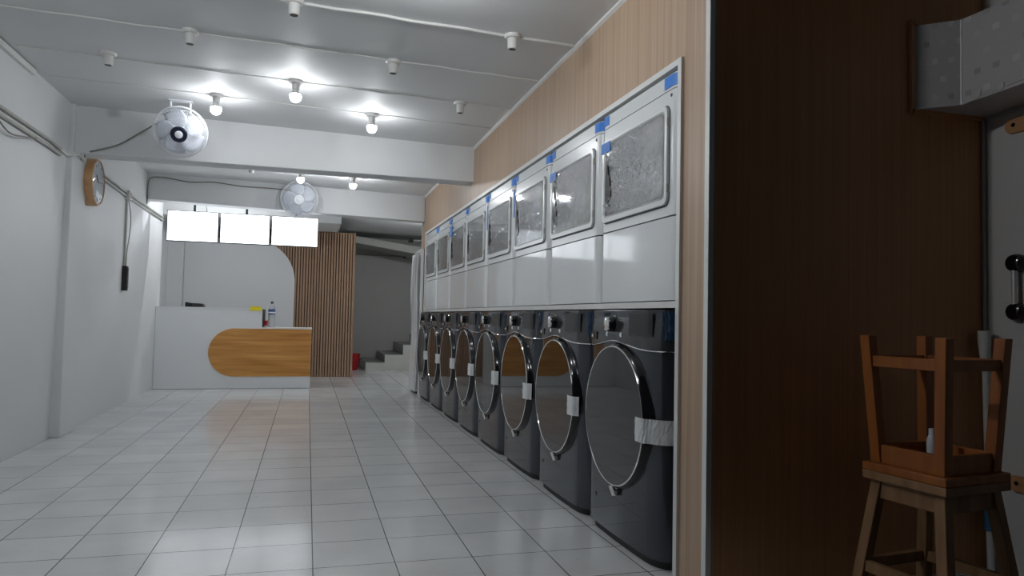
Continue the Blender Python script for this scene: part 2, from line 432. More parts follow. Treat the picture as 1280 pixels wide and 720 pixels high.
# aluminium frame round the machines with its middle shelf
fr = thing('machine_frame', 'white frame bordering the whole bank of stacked machines, with a rail between rows', 'frame', (XR, 5.42, 0))
def L_(p): return (p[0]-XR, p[1]-5.42, p[2])
def fbox(lo, hi): return box(BM(), L_(lo), L_(hi))
obj('top_rail', fbox((XR-.012, OY0-.012, OZ-.018), (XR+.045, OY1+.012, OZ+.006)), M['alu'], fr)
obj('side_rail', fbox((XR-.012, OY0-.012, 0), (XR+.045, OY0+.014, OZ-.018)), M['alu'], fr)
obj('side_rail', fbox((XR-.012, OY1-.014, 0), (XR+.045, OY1+.012, OZ-.018)), M['alu'], fr)
obj('shelf_rail', fbox((XR-.012, OY0+.014, .984), (XR+.80, OY1-.014, 1.009)), M['alu'], fr)
# black soffit above the dryers is simply the dark gap behind the top rail

# ------------------------------------------------------------------ machines
HW = .368
def front_x(y, hw, bow, rx, ry):
    d = min(1, max(0, abs(y) - (hw - ry))/ry)
    return rx*(1 - math.sqrt(max(0, 1 - d*d))) - bow*(1 - (y/hw)**2) - (WOFF if rx > .04 else 0)
WOFF = .058
def fine_y(hw, ry, n=16, m=8):
    ys = [-hw + ry*(1 - math.cos(PI/2*k/m)) for k in range(m)]
    ys += [-(hw-ry) + 2*(hw-ry)*k/n for k in range(n+1)]
    ys += [hw - ry*(1 - math.cos(PI/2*k/m)) for k in range(m-1, -1, -1)]
    return ys
def shell(bm, hw, bow, rx, ry, depth, z0, z1, grow=0):
    ys = fine_y(hw, ry)
    poly = [(front_x(y, hw, bow, rx, ry) - grow, y) for y in ys] + [(depth, hw), (depth, -hw)]
    return prism(bm, poly, (z0, z1), XY)
def skin(bm, ya, yb, z0, z1, lift, par, n=8, rows=1, wob=0, thick=.002):
    """thin sheet that follows a machine front between ya and yb"""
    hw, bow, rx, ry = par
    def pt(y, z, l):
        e = 1e-4
        x = front_x(y, hw, bow, rx, ry)
        dx = (front_x(min(hw-1e-5, y+e), hw, bow, rx, ry) - front_x(max(-hw+1e-5, y-e), hw, bow, rx, ry))/(2*e)
        dx = max(-6, min(6, dx)); nrm = Vector((-1, dx)).normalized()
        return (x + nrm.x*l, y + nrm.y*l, z)
    F, B = [], []
    for j in range(rows+1):
        z = z0 + (z1-z0)*j/rows
        F.append([bm.verts.new(pt(ya+(yb-ya)*i/n, z, lift + wob*random.random())) for i in range(n+1)])
        B.append([bm.verts.new(pt(ya+(yb-ya)*i/n, z, lift - thick)) for i in range(n+1)])
    for j in range(rows):
        for i in range(n):
            bm.faces.new([F[j][i], F[j][i+1], F[j+1][i+1], F[j+1][i]])
            bm.faces.new([B[j][i], B[j+1][i], B[j+1][i+1], B[j][i+1]])
    for j in range(rows):
        for i in (0, n):
            bm.faces.new([F[j][i], F[j+1][i], B[j+1][i], B[j][i]])
    for i in range(n):
        for j in (0, rows):
            bm.faces.new([F[j][i], B[j][i], B[j][i+1], F[j][i+1]])
    return bm

# --- washer
WB = (.012, .066, .105)           # bow, corner depth, corner width
WPAR = (HW, WB[0], WB[1], WB[2])
def wave(y): return .818 + .030*math.exp(-((y-.02)/.17)**2)
def make_washer():
    t = thing('washing_machine', '', 'washing machine', (XR, 0, 0))
    bm = shell(BM(), HW, WB[0], WB[1], WB[2], .72, .035, .972, grow=0)
    obj('body', bm, M['graph'], t, smooth=True)
    bm = shell(BM(), HW-.02, WB[0], WB[1], WB[2], .70, 0, .036, grow=-.018)
    obj('base', bm, M['matblack'], t, smooth=True)  # black block puts the shade gap under the washer into colour
    # control panel, its lower edge dipping either side of the door
    bm = BM(); ys = fine_y(HW, WB[2], 22, 7); hw, bow, rx, ry = WPAR
    rows = 4; G = []
    for j in range(rows+1):
        row = []
        for y in ys:
            z0 = wave(y); z = z0 + (.976 - z0)*j/rows
            x = front_x(y, hw, bow, rx, ry) - .007 + .012*(j/rows)**2
            row.append(bm.verts.new((x, y*1.002, z)))
        G.append(row)
    for j in range(rows):
        for i in range(len(ys)-1):
            bm.faces.new([G[j][i], G[j][i+1], G[j+1][i+1], G[j+1][i]])
    back_t = [bm.verts.new((.7, s*HW, .976)) for s in (-1, 1)]
    bm.faces.new(G[rows] + [back_t[1], back_t[0]])
    lowb = [bm.verts.new((v.co.x + .02, v.co.y*.985, v.co.z)) for v in G[0]]
    for i in range(len(ys)-1):
        bm.faces.new([G[0][i], lowb[i], lowb[i+1], G[0][i+1]])
    cp = obj('control_panel', bm, M['graphp'], t, smooth=True)
    bm = BM(); tube(bm, [(front_x(y, hw, bow, rx, ry) - .008, y, wave(y) - .002) for y in ys], .0022, 6)
    obj('chrome_strip', bm, M['chrome'], t, smooth=True)
    # dial
    x0 = front_x(.035, hw, bow, rx, ry)
    bm = lathe(BM(), [(.040, 0), (.040, .006), (.033, .010), (.031, .036), (.029, .038)], (x0 + .004, .035, .916), (-1, 0, 0), 28)
    dl = obj('dial', bm, M['black'], cp, smooth=True)
    bm = lathe(BM(), [(.030, 0), (.029, .006), (.020, .009), (0, .010)], (x0 - .033, .035, .916), (-1, 0, 0), 28)
    obj('dial_cap', bm, M['chrome'], cp, smooth=True)
    bm = BM(); skin(bm, -.305, -.125, .872, .962, .010, WPAR, 8)
    obj('display', bm, M['disp'], cp)
    for y in (-.045, .10):
        bm = lathe(BM(), [(.011, 0), (.011, .004), (.009, .006), (0, .006)], (front_x(y, hw, bow, rx, ry) - .003, y, .872), (-1, 0, 0), 16)
        obj('button', bm, M['chrome'], cp, smooth=True)
    bm = BM(); skin(bm, .215, .315, .846, .880, .010, WPAR, 6)
    dr = obj('detergent_notch', bm, M['black'], cp)
    bm = lathe(BM(), [(.007, 0), (.007, .003), (0, .004)], (front_x(.26, hw, bow, rx, ry)-.011, .26, .861), (-1, 0, 0), 12)
    obj('notch_button', bm, M['tag'], cp)
    # door: protruding black drum with chrome edge and mirror glass
    cz, cy = .535, -.002
    bm = lathe(BM(), [(.316, .0), (.316, .052), (.306, .064), (.301, .074), (.297, .086), (.291, .092), (.281, .092)], (0, cy, cz), (-1, 0, 0), 64)
    dr = obj('door', bm, M['black'], t, smooth=True)
    bm = BM(); tube(bm, [(-.092, cy + .287*math.cos(2*PI*k/72), cz + .287*math.sin(2*PI*k/72)) for k in range(72)], .0034, 6, closed=True)
    obj('chrome_ring', bm, M['chrome'], dr, smooth=True)
    bm = lathe(BM(), [(.283, .084), (.283, .0932), (0, .0938)], (0, cy, cz), (-1, 0, 0), 64)
    obj('door_glass', bm, M['mirror'], dr, smooth=True)
    # little paper tag on the strap below the door
    bm = BM(); hexa(bm, [(-.085,-.030,.205),(-.083,-.030,.205),(-.080,.010,.196),(-.082,.010,.196),(-.098,-.022,.246),(-.096,-.022,.246),(-.093,.016,.237),(-.095,.016,.237)])
    obj('tag', bm, M['tag'], t)
    bm = BM(); tube(bm, [(-.055,-.085,.222),(-.07,-.04,.226),(-.084,0,.230)], .004, 6)
    obj('strap', bm, M['matblack'], t)
    bm = lathe(BM(), [(.010, 0), (.010, .004), (0, .005)], (front_x(.22, hw, bow, rx, ry)+.002, .22, .155), (-1, 0, 0), 12)
    obj('drain_button', bm, M['black'], t)
    bm = BM(); skin(bm, -.3665, -.346, .860, .970, .012, WPAR, 6, 6, wob=.006)
    obj('blue_film', bm, M['bluefilm'], t)
    return t
def strip(bm, path, z0, z1, thick=.0015, rows=6, wob=.003):
    """tape that follows a plan path"""
    P = spline([(x, y, 0) for x, y in path], 5)
    n = len(P); F, B = [], []
    for j in range(rows+1):
        z = z0 + (z1-z0)*j/rows
        fr_, bk = [], []
        for i, p in enumerate(P):
            t_ = (P[min(i+1, n-1)] - P[max(i-1, 0)]).normalized(); nr = Vector((t_.y, -t_.x, 0))
            if nr.x > 0: nr = -nr
            w = wob*random.random()
            fr_.append(bm.verts.new((p.x + nr.x*(thick+w), p.y + nr.y*(thick+w), z)))
            bk.append(bm.verts.new((p.x, p.y, z)))
        F.append(fr_); B.append(bk)
    for j in range(rows):
        for i in range(n-1):
            bm.faces.new([F[j][i], F[j][i+1], F[j+1][i+1], F[j+1][i]])
            bm.faces.new([B[j][i], B[j+1][i], B[j+1][i+1], B[j][i+1]])
    for j in range(rows):
        for i in (0, n-1): bm.faces.new([F[j][i], F[j+1][i], B[j+1][i], B[j][i]])
    for i in range(n-1):
        for j in (0, rows): bm.faces.new([F[j][i], B[j][i], B[j][i+1], F[j][i+1]])
    return bm

# --- dryer
DPAR = (HW, 0.0, .03, .045)
DH = .886
def make_dryer():
    t = thing('tumble_dryer', '', 'tumble dryer', (XR, 0, 1.010))
    obj('inner_case', box(BM(), (.02, -HW+.02, 0), (.72, HW-.02, DH-.004)), M['grey'], t)
    obj('lower_panel', shell(BM(), HW, .004, .03, .045, .72, .004, .326), M['white'], t, smooth=True)
    obj('front_panel', shell(BM(), HW, 0, .03, .045, .72, .333, .823), M['whiteflat'], t, smooth=True)
    obj('top_panel', shell(BM(), HW, 0, .03, .045, .72, .827, DH), M['whiteflat'], t, smooth=True)
    y0, y1, z0, z1 = -.304, .330, .376, .766
    bm = BM(); prism(bm, rrect(y0-.005, z0-.006, y1+.005, z1+.005, .036), (-.0015, .01), YZ)
    obj('door_gap', bm, M['grey'], t)
    # door as a ring with a recessed pane
    bm = BM(); A = rrect(y0, z0, y1, z1, .032); B = rrect(y0+.026, z0+.030, y1-.032, z1-.024, .018)
    def ring(bm, A, B, xa, xb, xin):
        vo0 = [bm.verts.new((xb, y, z)) for y, z in A]; vo1 = [bm.verts.new((xa, y, z)) for y, z in A]
        vi1 = [bm.verts.new((xa, y, z)) for y, z in B]; vi0 = [bm.verts.new((xin, y, z)) for y, z in B]
        n = len(A)
        for i in range(n):
            j = (i+1) % n
            bm.faces.new([vo0[i], vo0[j], vo1[j], vo1[i]]); bm.faces.new([vo1[i], vo1[j], vi1[j], vi1[i]]); bm.faces.new([vi1[i], vi1[j], vi0[j], vi0[i]])
        bm.faces.new(vo0[::-1])
    ring(bm, A, B, -.013, .006, -.006)
    dr = obj('door', bm, M['whiteflat'], t, smooth=True, bevel=.002)
    bm = BM(); prism(bm, rrect(y0+.024, z0+.028, y1-.030, z1-.022, .018), (-.0085, .005), YZ)
    obj('door_glass', bm, M['glass'], dr)
    bm = BM(); tube(bm, [(-.0128, y, z) for y, z in rrect(y0+.021, z0+.025, y1-.027, z1-.019, .02)], .0022, 5, closed=True)
    obj('door_trim', bm, M['pvcgrey'], dr)
    bm = BM(); prism(bm, [(.232,.478),(.262,.470),(.290,.482),(.293,.56),(.290,.638),(.268,.645),(.262,.600),(.246,.590),(.238,.545),(.226,.520)], (-.0135, -.008), YZ)
    obj('handle_recess', bm, M['black'], dr)
    for z in (.44, .70):
        bm = BM(); box(bm, (-.014, y0-.005, z-.016), (.0, y0+.003, z+.016)); obj('hinge', bm, M['pvcgrey'], t)
    bm = lathe(BM(), [(.007, 0), (.007, .002), (.003, .003), (0, .003)], (0, -.315, .803), (-1, 0, 0), 14); obj('screw', bm, M['grey'], t)
    return t
def add_film(t, seed, spread):
    """loose protective film over the pane, crumpled along its left edge"""
    random.seed(seed)
    bm = BM(); ny, nz = 46, 30; y0, y1, z0, z1 = -.272, .292, .408, .742
    V = []
    for j in range(nz+1):
        row = []
        for i in range(ny+1):
            y = y0 + (y1-y0)*i/ny; z = z0 + (z1-z0)*j/nz
            e = max(0, (i/ny - (1-spread))/spread) if spread else 0
            low = max(0, .35 - j/nz)*.5
            amp = .0008 + .013*max(e**1.2, low*.4)
            row.append(bm.verts.new((-.0105 - amp*random.random(), y + e*.006*random.uniform(-1, 1), z + e*.006*random.uniform(-1, 1))))
        V.append(row)
    for j in range(nz):
        for i in range(ny):
            if i > ny*.86 and (j*7 + i*3 + seed) % 5 == 0: continue
            if i >= ny*(.87 + .03*math.sin(j*1.3)) and .16 < j/nz < .74: continue
            bm.faces.new([V[j][i], V[j][i+1], V[j+1][i+1], V[j+1][i]])
    o = obj('protective_film', bm, M['film'], t, smooth=True)
    return o

PITCH, YC0 = .7504, 2.4141 + .3752
def copy_tree(o, parent=None):
    c = o.copy(); COL.objects.link(c); c.parent = parent
    for ch in list(o.children): copy_tree(ch, c)
    return c
order = ['nearest to the camera', 'second', 'third', 'fourth', 'fifth', 'sixth', 'seventh', 'eighth']
w_labels = ['dark graphite front-loading washer nearest the entrance, with a wide white tape wrapped to its corner',
            'dark graphite front-loading washer, second in the row from the entrance end',
            'dark graphite front-loading washer, third in the row from the entrance end',
            'dark graphite front-loading washer, fourth in the row from the entrance end',
            'dark graphite front-loading washer, fourth in the row from the staircase end',
            'dark graphite front-loading washer, third in the row from the staircase end',
            'dark graphite front-loading washer, second in the row from the staircase end',
            'dark graphite front-loading washer at the staircase end, beside the plastic sheeting']
d_labels = ['white stacked dryer nearest the entrance, widest crinkled film over its door window',
            'white stacked dryer, second in the upper row from the entrance end',
            'white stacked dryer, third in the upper row from the entrance end, long blue tape strip',
            'white stacked dryer, fourth in the upper row from the entrance end, long blue tape strip',
            'white stacked dryer, fourth in the upper row from the staircase end',
            'white stacked dryer, third in the upper row from the staircase end, blue tape on door',
            'white stacked dryer, second in the upper row from the staircase end',
            'white stacked dryer at the staircase end of the upper row']
W0 = make_washer(); D0 = make_dryer()
for i in range(8):
    w = W0 if i == 0 else copy_tree(W0)
    d = D0 if i == 0 else copy_tree(D0)
    w.location = (XR, YC0 + PITCH*i, 0); d.location = (XR, YC0 + PITCH*i, 1.010)
    w['label'] = w_labels[i]; d['label'] = d_labels[i]
    w['group'] = 'graphite washers in the bottom row'; d['group'] = 'white dryers in the top row'
    if i == 0: WT, DT = [w], [d]
    else: WT.append(w); DT.append(d)
for i in range(8):
    random.seed(100+i)
    w, d = WT[i], DT[i]
    bm = BM()
    if i == 0:
        strip(bm, [(-.0955,-.235),(-.096,-.272),(-.093,-.297),(-.078,-.312),(-.058,-.338),(-.028,-.362),(.010,-.373)], .468, .560, wob=.004)
    else:
        dz = random.uniform(-.008, .008)
        strip(bm, [(-.0955,-.228),(-.096,-.268),(-.093,-.298),(-.080,-.308),(-.070,-.318)], .468+dz, .560+dz)
    obj('sealing_tape', bm, M['tape'], w)
    # blue masking tape on the dryer corners
    bm = BM(); skin(bm, -.367, -.262 if i == 0 else -.300, .832 + .006*random.random(), DH-.004, .003, DPAR, 8)
    obj('blue_tape', bm, M['blue'], d)
    if i < 7:
        bm = BM(); skin(bm, .275 + .03*random.random(), .362, .840, DH-.004, .003, DPAR, 6)
        obj('blue_tape', bm, M['blue'], d)
    if i in (0, 1, 5):
        bm = BM(); box(bm, (-.0165, .236, .705), (-.012, .336, .752 if i < 5 else .80)); obj('blue_tape', bm, M['blue'], d)
    if i in (2, 3):
        bm = BM(); box(bm, (-.0165, .318, .60), (-.012, .338, .79)); obj('blue_tape', bm, M['blue'], d)
    add_film(d, 11+i, [.48, .30, .22, .16, .45, .14, .2, .3][i])

# ------------------------------------------------------------------ wrapped panel at the far end of the row
t = thing('wrapped_panel', 'tall white panel shrouded in clear plastic sheeting beyond the last washer', 'panel', (1.275, 8.80, 0))
bm = BM(); box(bm, (.012, -.30, .0), (.045, -.26, 1.74)); box(bm, (.012, .19, 0), (.045, .23, 1.74)); box(bm, (.012, -.26, 1.70), (.045, .19, 1.74)); box(bm, (.012, -.26, 0), (.045, .19, .05))
obj('panel_frame', bm, M['alu'], t, bevel=.003)
bm = BM(); box(bm, (.022, -.26, .05), (.040, .19, 1.70)); obj('panel_board', bm, M['door'], t)
bm = BM(); random.seed(3); V = []
for j in range(25):
    z = .03 + 1.66*j/24; row = []
    for i in range(30):
        u = i/29; y = -.28 + .50*u
        fold = .018*math.sin(u*21 + .6*math.sin(z*3)) + .010*math.sin(u*47 + z*2)
        bulge = -.035*math.exp(-((z-1.3)/.35)**2) - .03*math.exp(-((z-.15)/.3)**2)
        row.append(bm.verts.new((-.012 + fold*.5 + bulge*.6*(.4+u*.6), y + .02*math.sin(z*4+u*3)*u, z)))
    V.append(row)
for j in range(24):
    for i in range(29): bm.faces.new([V[j][i], V[j][i+1], V[j+1][i+1], V[j+1][i]])
o = obj('plastic_sheet', bm, M['sheet'], t, smooth=True)
bm = BM(); box(bm, (.0, -.25, .0), (.05, .18, .03)); obj('bottom_rail', bm, M['matblack'], t)

# ------------------------------------------------------------------ ceiling lamps and their conduits
def conduit(name, pts, r, label, mat=None, cat='conduit', group=None, seg=8):
    bm = BM(); tube(bm, pts, r, seg)
    o = obj(name, bm, mat or M['pvc'], smooth=True); tag(o, label, cat, group); return o
rows = [(3.50, .0075, 'thick white ceiling conduit nearest the entrance'), (4.10, .0045, 'thin ceiling conduit in the second row from the entrance, two empty sockets'),
        (4.72, .0055, 'thin ceiling conduit just in front of the tan laminate edge carrying one lit bulb'), (5.26, .0042, 'thin ceiling conduit closest to the front beam, two lit bulbs on it')]
rows[2] = (4.72, .0042, 'thin ceiling conduit in the third row from the entrance, carrying one lit bulb')
for y, r, lb in rows:
    P = []
    for k in range(25):
        x = -1.66 + (XR-.02+1.66)*k/24
        P.append((x, y + .03*(x-.3)*.5 + .006*math.sin(k*1.7+y), zc(x) - r*.75 - .001*(1+math.sin(k*2.3))))
    conduit('ceiling_conduit', P, r, lb, M['pvc'], group='conduits across the ceiling')
P = [(x, 7.70 + .05*(x-.3), zc(x) - .008) for x in [-1.70 + 3.0*k/20 for k in range(21)]]
conduit('ceiling_conduit', P, .0042, 'thin white ceiling conduit between the two beams', group='conduits across the ceiling')
def row_y(y, x): return y + .03*(x-.3)*.5
def lamp_base(t, dark, lit=None, globe=False):
    lit = lit or M['bulb_hall']
    obj('base', lathe(BM(), [(.044, 0), (.044, -.010), (.038, -.018), (.026, -.020)], (0,0,0), (0,0,1), 24), M['pvc'], t, smooth=True)
    if dark:
        obj('socket', lathe(BM(), [(.026, -.018), (.025, -.072), (.020, -.075), (.019, -.060), (.0, -.058)], (0,0,0), (0,0,1), 24), M['pvc'], t, smooth=True)
        obj('socket_mouth', lathe(BM(), [(.0195, -.070), (.0195, -.0745), (0, -.0735)], (0,0,0), (0,0,1), 20), M['black'], t, smooth=True)
    else:
        obj('socket', lathe(BM(), [(.024, -.018), (.022, -.056), (.018, -.058), (0, -.058)], (0,0,0), (0,0,1), 24), M['pvc'], t, smooth=True)
        if globe:
            obj('bulb', lathe(BM(), [(.014, -.057), (.017, -.062), (.028, -.076), (.034, -.090), (.0355, -.104), (.032, -.120), (.022, -.133), (.010, -.139), (0, -.140)], (0,0,0), (0,0,1), 28), lit, t, smooth=True)
            return
        b = obj('bulb', lathe(BM(), [(.0335, -.0895), (.0355, -.097), (.0355, -.106), (.032, -.120), (.022, -.133), (.010, -.139), (0, -.140)], (0,0,0), (0,0,1), 28), lit, t, smooth=True)
        obj('bulb_collar', lathe(BM(), [(.0155, -.054), (.0175, -.066), (.027, -.079), (.0345, -.0905), (.0335, -.0915), (0, -.0912)], (0,0,0), (0,0,1), 28), M['pvc'], b, smooth=True)
E_ = thing('lamp_holder', '', 'lamp holder'); lamp_base(E_, True)
empties = [(-.106, 3.487, 'empty white lamp holder at top, on the conduit nearest the entrance, left one'),
           (.976, 3.51, 'empty white lamp holder on the nearest conduit, close to the tan machine wall'),
           (-.646, 4.075, 'empty white lamp holder left of center on the second conduit, above the near fan'),
           (.432, 4.12, 'empty white lamp holder on the second conduit, between the two rows of lit bulbs and the machine wall'),
           (-1.167, 4.62, 'empty white lamp holder closest to the left wall corner'),
           (.958, 4.74, 'empty white lamp holder on the third conduit, close to the tan machine wall'),
           (-.593, 7.66, 'small empty lamp holder between the two beams')]
empties[3] = (.432, 4.12, 'empty white lamp holder on the second conduit from the entrance, on its machine side')
empties[2] = (-.646, 4.075, 'empty white lamp holder on the second conduit from the entrance, on its fan side')
PROTO = {}
lits = [(.43, 2.86, 'lit bulb on the ceiling at the entrance, on the machine side'),
        (-.65, 2.215, 'lit bulb added out of view at the entrance, on the bare wall side'),  # added out of view to brighten the entrance and the right side
        (-.117, 4.713, 'lit round bulb on the third conduit from the entrance, brightest in the middle'),
        (-.649, 5.235, 'lit round bulb beside the near wall fan'),
        (.410, 5.275, 'lit round bulb close in front of the front beam, nearest the machine wall'),
        (-.111, 7.62, 'lit round bulb right above the far fan'),
        (.422, 7.72, 'lit round bulb between the beams, to the right of the far fan'),
        (-1.05, 9.15, 'lit bulb behind the back beam over the reception counter')]
for i, (x, y, lb) in enumerate(empties):
    o = E_ if i == 0 else copy_tree(E_); o.location = (x, y, zc(x)); o['label'] = lb; o['group'] = 'empty lamp holders on the ceiling'
for i, (x, y, lb) in enumerate(lits):
    kind = 'door' if y < 2.5 else 'near' if y < 3 else 'back' if y > 9 else 'hall' if y < 6 else 'bay'
    if kind not in PROTO:
        PROTO[kind] = o = thing('ceiling_lamp', '', 'ceiling lamp'); lamp_base(o, False, M['bulb_' + kind], kind in ('near', 'door'))
    else: o = copy_tree(PROTO[kind])
    o.location = (x, y, zc(x)); o['label'] = lb; o['group'] = 'lit ceiling bulbs'

o = thing('ceiling_lamp', 'unseen bulb added behind the machine wall to brighten the stairwell', 'ceiling lamp', (1.75, 10.6, zc(1.75))); lamp_base(o, False, M['bulb_stair'], True)  # added out of sight, stands in for light coming down the stairs

# ------------------------------------------------------------------ wall fans
def make_fan(name, label, loc, rot, R, mount):
    """mount: local positions are built in world axes, head turned by rot"""
    t = thing(name, label, 'fan', loc)
    hm = Matrix.Rotation(rot[2], 4, 'Z') @ Matrix.Rotation(rot[0], 4, 'X')   # local -Y is the front
    def place(bm): bm.transform(hm); return bm
    # rear cage, front cage, ring
    def cage(sign, depth, n, r0, dome):
        bm = BM()
        for k in range(n):
            a = 2*PI*k/n; pts = []
            for q in range(9):
                u = q/8; rad = r0 + (R - r0)*u
                y = sign*depth*math.sqrt(max(0, 1 - (u**dome)))
                pts.append((rad*math.cos(a + .25*sign*(1-u)), y, rad*math.sin(a + .25*sign*(1-u))))
            tube(bm, pts, .0013, 4)
        for u in (.25, .5, .72, .9):
            rad = r0 + (R-r0)*u; y = sign*depth*math.sqrt(max(0, 1 - u**dome))
            tube(bm, [(rad*math.cos(2*PI*k/48), y, rad*math.sin(2*PI*k/48)) for k in range(48)], .0013, 4, closed=True)
        return bm
    obj('rear_grille', place(cage(1, .075, 72, .05, 2.2)), M['fan'], t, smooth=True)
    obj('front_grille', place(cage(-1, .085, 84, .045, 2.2)), M['fan'], t, smooth=True)
    bm = BM(); tube(bm, [(R*math.cos(2*PI*k/64), 0, R*math.sin(2*PI*k/64)) for k in range(64)], .006, 8, closed=True)
    obj('rim_ring', place(bm), M['fan'], t, smooth=True)
    # three broad translucent-looking pale blades on a hub
    bm = BM()
    for b in range(5):
        a0 = 2*PI*b/5 + .4; V = []
        for q in range(9):
            u = q/8; rad = .045 + (R*.88 - .045)*u
            half = .74*(.62 + .38*math.sin(PI*min(1, u*1.05)**.8))
            row = []
            for s in range(7):
                v = s/6 - .5; a = a0 + 2*half*v + .25*u
                row.append(bm.verts.new((rad*math.cos(a), .022*v*2 - .004, rad*math.sin(a))))
            V.append(row)
        for q in range(8):
            for s in range(6): bm.faces.new([V[q][s], V[q][s+1], V[q+1][s+1], V[q+1][s]])
    o = obj('blades', place(bm), M['blade'], t, smooth=True)
    sm = o.modifiers.new('thickness', 'SOLIDIFY'); sm.thickness = .003
    obj('blade_hub', place(lathe(BM(), [(0, -.03), (.036, -.028), (.042, 0), (.042, .03)], (0,0,0), (0,1,0), 24)), M['fan'], t, smooth=True)
    bd = obj('hub_badge', place(lathe(BM(), [(.055, -.088), (.055, -.094), (.046, -.099), (.045, -.096)], (0,0,0), (0,1,0), 28)), M['navy'] if mount == 'near' else M['fan'], t, smooth=True)
    obj('badge_ring', place(lathe(BM(), [(.026, -.097), (.026, -.101), (.018, -.103), (0, -.1035)], (0,0,0), (0,1,0), 24)), M['fan'], bd, smooth=True)
    obj('motor_housing', place(lathe(BM(), [(.03, .045), (.062, .06), (.072, .09), (.070, .14), (.055, .165), (.0, .172)], (0,0,0), (0,1,0), 28)), M['fan'], t, smooth=True)
    return t, hm
near_c = (-.902, 5.45, 2.195)
t, hm = make_fan('wall_fan', 'white round wall fan with dark hub badge hung from the ceiling before the front beam', near_c, (math.radians(24), 0, math.radians(3)), .176, 'near')
# inverted-U bracket from the ceiling holding the head
zt = zc(-.92) - near_c[2] - .004
bm = BM(); tube(bm, [(-.078, .05, .06), (-.078, .05, zt-.012), (-.072, .05, zt), (.045, .05, zt), (.051, .05, zt-.012), (.051, .05, .05)], .0085, 8)
obj('bracket', bm, M['fan'], t, smooth=True)
bm = BM(); box(bm, (-.09, .02, zt-.004), (.065, .08, zt+.004)); obj('bracket_plate', bm, M['fan'], t, bevel=.0015)
bm = BM(); tube(bm, [(-.078, .05, .065), (-.04, .08, .06), (.02, .08, .055), (.051, .05, .055)], .009, 8)
obj('pivot_bar', bm, M['fan'], t, smooth=True)
far_c = (-.128, 8.38, 2.222)
t2, hm2 = make_fan('wall_fan', 'smaller looking far wall fan on the back beam above the lit screens', far_c, (math.radians(14), 0, math.radians(-2)), .200, 'far')
bm = BM(); tube(bm, [(-.05, .02, .12), (-.05, .06, .19), (-.05, .218, .19)], .009, 8); tube(bm, [(.02, .08, .03), (.02, .14, .06), (.02, .218, .06)], .02, 10)
obj('wall_arm', bm, M['fan'], t2, smooth=True)

# ------------------------------------------------------------------ cables and conduits of the left wall
bm = BM(); box(bm, (-1.722, 2.0, 2.40), (-1.695, 5.12, 2.437)); o = obj('cable_duct', bm, M['pvc'], bevel=.003); tag(o, 'white square cable duct along the corner of ceiling and left wall', 'cable duct')
def XL(z): return -1.763 + .0175*z
za = 2.075
P = [(XL(za)+.012, 2.0+.5*k, za - .0005*k) for k in range(8)] + [(XL(za)+.012, 5.70, 2.06)]
conduit('wall_conduit', P, .011, 'upper grey conduit along the bare left wall near the entrance', M['pvcgrey'], group='left wall conduits')
P = [(XL(2.03)+.012, 2.0+.5*k, 2.030 - .0005*k) for k in range(8)] + [(XL(2.03)+.012, 5.70, 2.02)]
conduit('wall_conduit', P, .011, 'lower grey conduit along the bare left wall near the entrance', M['pvcgrey'], group='left wall conduits')
P = spline([(-1.70, 5.2, 2.02), (-1.69, 4.92, 1.965), (-1.70, 4.75, 1.95), (-1.70, 4.5, 2.0), (-1.69, 4.2, 1.93), (-1.70, 3.9, 2.0)], 8)
conduit('loose_cable', P, .005, 'thin loose cable drooping below the left wall conduits', M['cable'], 'cable')
P = spline([(XL(2.06)+.012, 5.70, 2.06), (-1.715, 5.85, 2.055), (-1.68, 5.875, 2.065), (-1.668, 5.93, 2.08)], 6)
conduit('wall_conduit', P, .012, 'short grey conduit bend round the left wall pillar', M['pvc'], group='left wall conduits')
o = thing('junction_box', 'small white round junction box at the top of the left pillar', 'junction box', (-1.695, 6.02, 2.105))
obj('box_body', lathe(BM(), [(.042, 0), (.042, .035), (.036, .042), (0, .042)], (0,0,0), (1,0,0), 24), M['pvc'], o, smooth=True)
obj('cable_hole', lathe(BM(), [(.012, .040), (.012, .045), (0, .045)], (0,.01,-.018), (1,0,0), 14), M['black'], o, smooth=True)
for dz, lb in ((.018, 'upper of the two conduits on the left wall running past the clock'), (-.018, 'lower of the two conduits on the left wall running past the clock')):
    P = spline([(-1.683, 6.06, 2.09+dz), (-1.715, 6.32, 2.085+dz), (-1.722, 7.0, 2.07+dz), (-1.722, 7.72, 2.055+dz), (-1.722, 8.6, 2.05+dz), (-1.722, 9.5, 2.05+dz)], 6)
    conduit('wall_conduit', P, .0095, lb, M['pvcgrey'], group='left wall conduits')
o = thing('junction_box', 'small white junction box where a conduit drops down the left wall', 'junction box', (-1.738, 7.70, 2.05))
obj('box_body', box(BM(), (.002, -.045, -.045), (.046, .045, .045)), M['pvc'], o, bevel=.006)
obj('box_cover', lathe(BM(), [(.03, .046), (.03, .050), (0, .051)], (0,0,0), (1,0,0), 20), M['pvcgrey'], o, smooth=True)
conduit('drop_conduit', [(-1.726, 7.70, 2.01), (-1.726, 7.70, 1.7), (-1.727, 7.705, 1.36)], .010, 'grey conduit dropping down the left wall to a black box', M['pvcgrey'])
conduit('loose_cable', spline([(-1.715, 7.72, 2.0), (-1.70, 7.76, 1.85), (-1.705, 7.77, 1.7), (-1.715, 7.73, 1.5), (-1.715, 7.715, 1.36)], 6), .004, 'thin cable slung beside the dropping conduit on the left wall', M['cable'], 'cable')
o = thing('switch_box', 'narrow black switch box low on the left wall under the dropping conduit', 'switch box', (-1.738, 7.70, 1.24))
obj('box_body', box(BM(), (.002, -.035, -.12), (.045, .035, .12)), M['matblack'], o, bevel=.006)
obj('box_face', box(BM(), (.045, -.024, -.10), (.050, .024, .10)), M['black'], o, bevel=.002)
